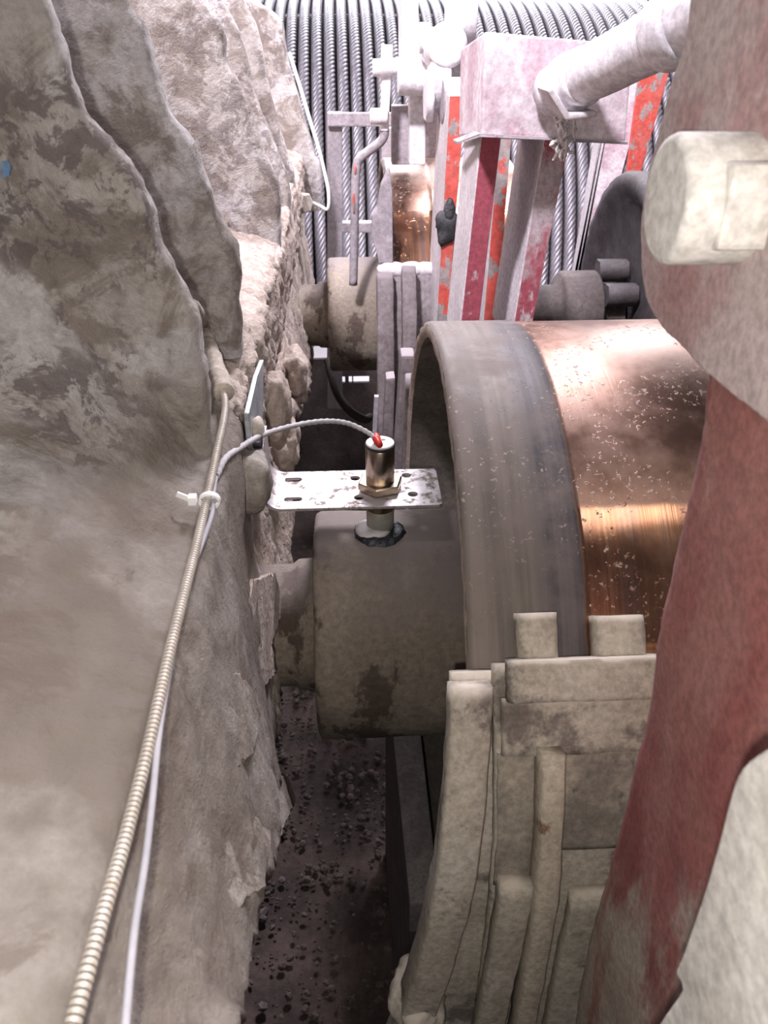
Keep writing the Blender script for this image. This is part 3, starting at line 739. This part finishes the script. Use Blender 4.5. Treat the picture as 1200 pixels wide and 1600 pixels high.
# ================================================================== FAR LEVER (box head on two legs) AND PULL ROD
FLV = thing('brake_lever', 'pale faded-maroon box head on two leaning legs behind the large drum', 'lever', (.25, 1.1, .3))
yb0 = 1.02
fr = [P(758, 49, y=yb0), P(990, 70, y=yb0), P(978, 222, y=yb0), P(752, 211, y=yb0)]
prism('box_head', fr, (-.004, .17, -.022), M_pinkbox, FLV, .003)
prism('bottom_flange', [P(715, 222, y=yb0+.11), P(751, 209, y=yb0-.003), P(981, 221, y=yb0-.003), P(981, 226, y=yb0-.003), P(751, 214, y=yb0-.003), P(715, 226, y=yb0+.11)], (.0, .05, -.003), M_grey, FLV, .0006)
def leg(f, y0, depth, mat_side, mat_front, p, nm='leg'):
    tl, tr, br, bl = [P(a, b, y=yy_) for (a, b), yy_ in zip(f, (y0, y0, y0+.02, y0+.02))]
    o = prism(nm, [tl, tr, br, bl], (0, depth, 0), mat_side, p, .002)
    ep = .0012
    prism('painted_face', [v+V(0, -ep, 0) for v in (tl+V(.002, 0, 0), tr-V(.001, 0, 0), br-V(.001, 0, 0), bl+V(.002, 0, 0))], (0, ep, 0), mat_front, o, 0)
    return o
leg([(752, 200), (785, 200), (744, 545), (714, 545)], 1.06, .13, M_pale, M_crimson, FLV)
leg([(851, 205), (893, 205), (824, 545), (795, 545)], 1.06, .15, M_pale, M_crimson, FLV)

RD_ = thing('pull_rod', 'thick dusty pale pull rod slanting from the box head up to the lever', 'rod', (.3, .9, 1.35))
pa = P(868, 142, y=1.015); pb = P(1090, 28, d=.70)
ax = (pb-pa).normalized(); far_end = pb+ax*.25
tube('tube', resample([pa-ax*.004, pb, far_end], .01), lambda i: .0275, M_white, RD_, 28, disp=lambda p: .0009*nz(p, 30))
cyl('sleeve_ring', pa+ax*.022, pa+ax*.042, .031, M_white, RD_, bev=.004)
cyl('sleeve_ring', pa+ax*.050, pa+ax*.060, .0295, M_white, RD_, bev=.003)
cyl('clamp', pb-ax*.045, pb-ax*.012, .033, M_white, RD_, bev=.004)
prism('foot_plate', [P(838, 136, y=1.0), P(846, 132, y=1.0), P(872, 170, y=1.0), P(912, 166, y=1.0), P(913, 174, y=1.0), P(866, 180, y=1.0)], (0, -.055, 0), M_pale, RD_, .002)
# cobweb strands
bm = bmesh.new()
CW = thing('cobweb', 'ragged hanging strand of dust-laden cobweb below the rod foot', 'cobweb', P(885, 180, y=1.0))
for k in range(8):
    x0 = 872+random.uniform(0, 24); q = [P(x0, 176, y=1.0)]
    for j in range(1, 8): q.append(P(x0+random.uniform(-9, 9)-j*.8, 176+j*10*random.uniform(.85, 1.1), y=1.0+random.uniform(-.006, .006)))
    tube('strand', catmull(q, 4), lambda i, k=k: .0011+.0012*abs(sin(i*1.3+k)), M_web, CW, 6)

# ================================================================== SECOND BRAKE: red-orange levers
def strip(name, label, px, y0, dep, mat, extra=None):
    q = [P(a, b, y=y0) for a, b in px]
    for t, b in ((1, 2), (0, 3)): q[b] = q[t]+(q[b]-q[t])*((q[t].z)/(q[t].z-q[b].z))   # the bar runs on down to the floor
    T = thing(name, label, 'lever', q[3], 'levers of the farther brake')
    prism('bar', q, (0, dep, 0), M_pale, T, .002)
    prism('painted_face', [v-V(0, .0015, 0) for v in q], (0, .0015, 0), mat, T, 0)
    return T
T = strip('lever_bar', 'chipped red-orange lever bar left of the box legs with a black tar patch', [(703, 150), (727, 150), (670, 860), (662, 860)], 1.34, .16, M_orange)
lump('tar_patch', P(697, 355, y=1.335), (.020, .006, .024), M_blacktar, T, .5, 45, 3, 3)
lump('tar_patch', P(702, 330, y=1.335), (.009, .006, .018), M_blacktar, T, .4, 45, 5, 3)
T = strip('lever_bar', 'chipped red-orange lever bar between the two box legs', [(786, 150), (804, 150), (745, 860), (725, 860)], 1.32, .06, M_orange)
T = strip('lever_bar', 'faded pink lever bar right of the box with vivid red strip', [(965, 120), (1012, 120), (955, 330), (925, 330)], 2.15, .03, M_pinkbox)
prism('red_strip', [P(a, b, y=2.13) for a, b in ((1000, 110), (1052, 90), (1000, 275), (977, 290))], (0, .012, 0), M_orange, T, .001)
T = strip('lever_bar', 'narrow grey lever bar in shade behind the coupling wheel', [(937, 215), (957, 215), (908, 490), (890, 490)], 2.22, .05, M_grey)

# ================================================================== HEAD FITTINGS of the second brake (overexposed)
HF = thing('clevis_assembly', 'bleached white clevis and turnbuckle assembly glaring under the lamp', 'clevis', P(690, 120, y=1.5))
def pbox(name, x0, x1, y0, y1, yd, dep, mat, par, bev=.003):
    return prism(name, [P(x0, y0, y=yd), P(x1, y0, y=yd), P(x1, y1, y=yd), P(x0, y1, y=yd)], (0, dep, 0), mat, par, bev)
pbox('clevis_plate', 628, 654, -60, 150, 1.58, .10, M_white, HF)
pbox('clevis_plate', 706, 742, -60, 180, 1.50, .10, M_white, HF)
pbox('web_plate', 640, 665, 60, 258, 1.55, .04, M_white, HF)
cyl('turnbuckle', P(700, 70, y=1.42), P(655, 95, y=1.75), .032, M_white, HF, seg=28, bev=.008)
cyl('pin', P(622, 118, y=1.52), P(745, 120, y=1.52), .030, M_white, HF, seg=24, bev=.004)
cyl('boss', P(668, 115, y=1.48), P(700, 115, y=1.48), .060, M_white, HF, seg=32, bev=.006)
cyl('boss', P(690, 158, y=1.42), P(724, 158, y=1.42), .034, M_grey, HF, seg=28, bev=.005)
hexa = cyl('nut', P(664, 150, y=1.46), P(676, 150, y=1.46), .042, M_white, HF, seg=6, bev=.003)
cyl('stud', P(655, 60, y=1.48), P(672, 60, y=1.48), .022, M_white, HF, seg=20)
cyl('upper_boss', P(700, 20, y=1.5), P(740, 20, y=1.5), .05, M_white, HF, seg=28)

BP = thing('bracket_plate', 'grey dusty upright plates standing just above the farther drum', 'plate', P(650, 260, y=1.7))
pbox('plate', 612, 642, 165, 258, 1.68, .03, M_grey, BP)
pbox('plate', 655, 692, 165, 252, 1.86, .03, M_grey, BP)

# ================================================================== BENT LEVER HANDLE and T bolt
HL = thing('bent_handle', 'grey cranked hand lever with red flakes hanging left of the farther drum', 'handle', P(600, 200, y=1.66))
prism('upper_bar', [P(a, b, y=1.62) for a, b in ((597, 95), (612, 95), (610, 150), (607, 205), (594, 205), (596, 150))], (0, .025, 0), M_white, HL, .003)
hp_ = [P(601, 195, y=1.63), P(600, 212, y=1.63), P(592, 224, y=1.63), P(575, 237, y=1.63), P(562, 248, y=1.63), P(557, 262, y=1.63), P(555, 300, y=1.63), P(554, 350, y=1.63), P(553, 400, y=1.63), P(552, 445, y=1.63)]
tube('cranked_rod', resample(catmull(hp_, 6), .01), .0085, M_grey, HL, 12)
lump('red_flake', P(553, 318, y=1.622), (.003, .003, .020), M_orange, HL, .3, 60, 1, 2)
lump('red_flake', P(555, 266, y=1.622), (.003, .003, .010), M_orange, HL, .3, 60, 2, 2)
cyl('tee_post', P(605, 70, y=1.63), P(603, 140, y=1.63), .0105, M_white, HL, seg=16)
cyl('tee_cross', P(582, 106, y=1.62), P(628, 104, y=1.62), .014, M_white, HL, seg=18, bev=.003)
cyl('pivot_bolt', P(578, 182, y=1.62), P(606, 182, y=1.62), .014, M_white, HL, seg=18, bev=.003)

# ================================================================== GUARD FRAME
GF = thing('guard_frame', 'dusty steel guard frame of posts and rails before the rope drum', 'frame', P(520, 440, y=2.0))
pbox('post', 511, 535, 176, 640, 2.00, .03, M_grey, GF)
pbox('rail', 512, 620, 176, 198, 1.985, .012, M_grey, GF)
pbox('rail', 534, 625, 348, 364, 2.00, .03, M_grey, GF)
pbox('post', 596, 622, 200, 640, 2.13, .03, M_grey, GF)

# low sheet with slots behind the shafts
BK = thing('slotted_sheet', 'dark low sheet metal screen with bright slots under the farther shaft', 'screen', (.1, 2.3, 0))
zs0, zs1 = P(560, 598, y=2.3).z, P(560, 588, y=2.3).z
zt = P(560, 560, y=2.3).z
def bx2(name, px0, px1, z0, z1): 
    box(name, (P(px0, 592, y=2.3).x, 2.30, z0), (P(px1, 592, y=2.3).x, 2.312, z1), M_dark, BK, .001)
bx2('lower_sheet', 380, 900, 0, zs0); bx2('upper_sheet', 380, 900, zs1, zt)
for a, b in ((380, 526), (539, 545), (550, 552), (577, 900)): bx2('bridge', a, b, zs0, zs1)
# pale block added behind the slots, stands in for light leaking through
tag(box('light_leak_block', (-.6, 2.36, 0), (.9, 2.80, .375), M_white, None, .004), 'added pale block standing in for light leaking through the slotted sheet', 'block')

# hose in the dark under the second shaft
tag(tube('black_hose', resample(catmull([P(512, 560, y=1.95), P(525, 610, y=1.9), P(545, 640, y=1.85), P(568, 655, y=1.85), P(578, 652, y=1.9)], 8), .01), .011, M_dark, None, 10), 'dark limp hose hanging below the farther shaft', 'hose')
tag(prism('thin_post', [P(585, 620, y=1.3), P(592, 620, y=1.3), P(566, 1142, y=1.3), P(558, 1142, y=1.3)], (0, .01, 0), M_grey, None, .001), 'thin grey upright strip seen just behind the sensor', 'post')

# ================================================================== WIRE ROPE DRUM
RY, RZ, RR = 4.02, .32, 1.13
RDm = thing('rope_drum', 'big hoist drum wound with parallel turns of thick steel wire rope', 'rope drum', (.5, RY, RZ))
lathe_x('drum_barrel', [(-1.1, RR-.05), (2.2, RR-.05)], M_dark, RDm, (RY, RZ), 96)
PIT, rr_, ns = .0475, .0205, 6
verts, faces = [], []
A0, A1, nseg, sd = radians(92), radians(196), 420, 6
for s in range(ns):
    base = len(verts)
    for i in range(nseg+1):
        a = A0+(A1-A0)*i/nseg; tw_ = 2*pi*s/ns+a*RR/.13*2*pi/1.0
        ox = cos(tw_)*rr_*.56; orr = sin(tw_)*rr_*.56
        for k in range(sd):
            b = 2*pi*k/sd; R_ = RR+orr+cos(b)*rr_*.46
            verts.append((ox+sin(b)*rr_*.46, R_*cos(a), R_*sin(a)))
    faces += gridfaces(nseg+1, sd, True, base)
rme = bpy.data.meshes.new('rope_turn'); rme.from_pydata(verts, [], faces); rme.update()
rme.materials.append(M_rope); rme.polygons.foreach_set('use_smooth', [True]*len(rme.polygons))
for k in range(36):
    o = bpy.data.objects.new('rope_turn', rme); COL.objects.link(o); o.parent = RDm
    o.location = (-.42+k*PIT-.5, 0, 0); o.rotation_euler = (random.uniform(-.05, .05), 0, .0)

# wire and bolt at the far end of the housing
WR = thing('white_wire', 'thin white wire looping out from the far end of the housing', 'wire', P(500, 300, y=1.8))
tube('wire', resample(catmull([P(452, 82, y=1.84), P(470, 140, y=1.83), P(488, 200, y=1.8), P(498, 232, y=1.8), P(506, 265, y=1.8), P(513, 300, y=1.79), P(512, 326, y=1.79), P(500, 322, y=1.8), P(485, 315, y=1.82)], 8), .008), .0035, M_wire, WR, 8)
tag(cyl('encrusted_bolt', P(462, 316, y=1.70), P(480, 318, y=1.68), .020, M_hose, None, seg=6, bev=.003), 'small dust-caked hex bolt at the far end of the housing', 'bolt')
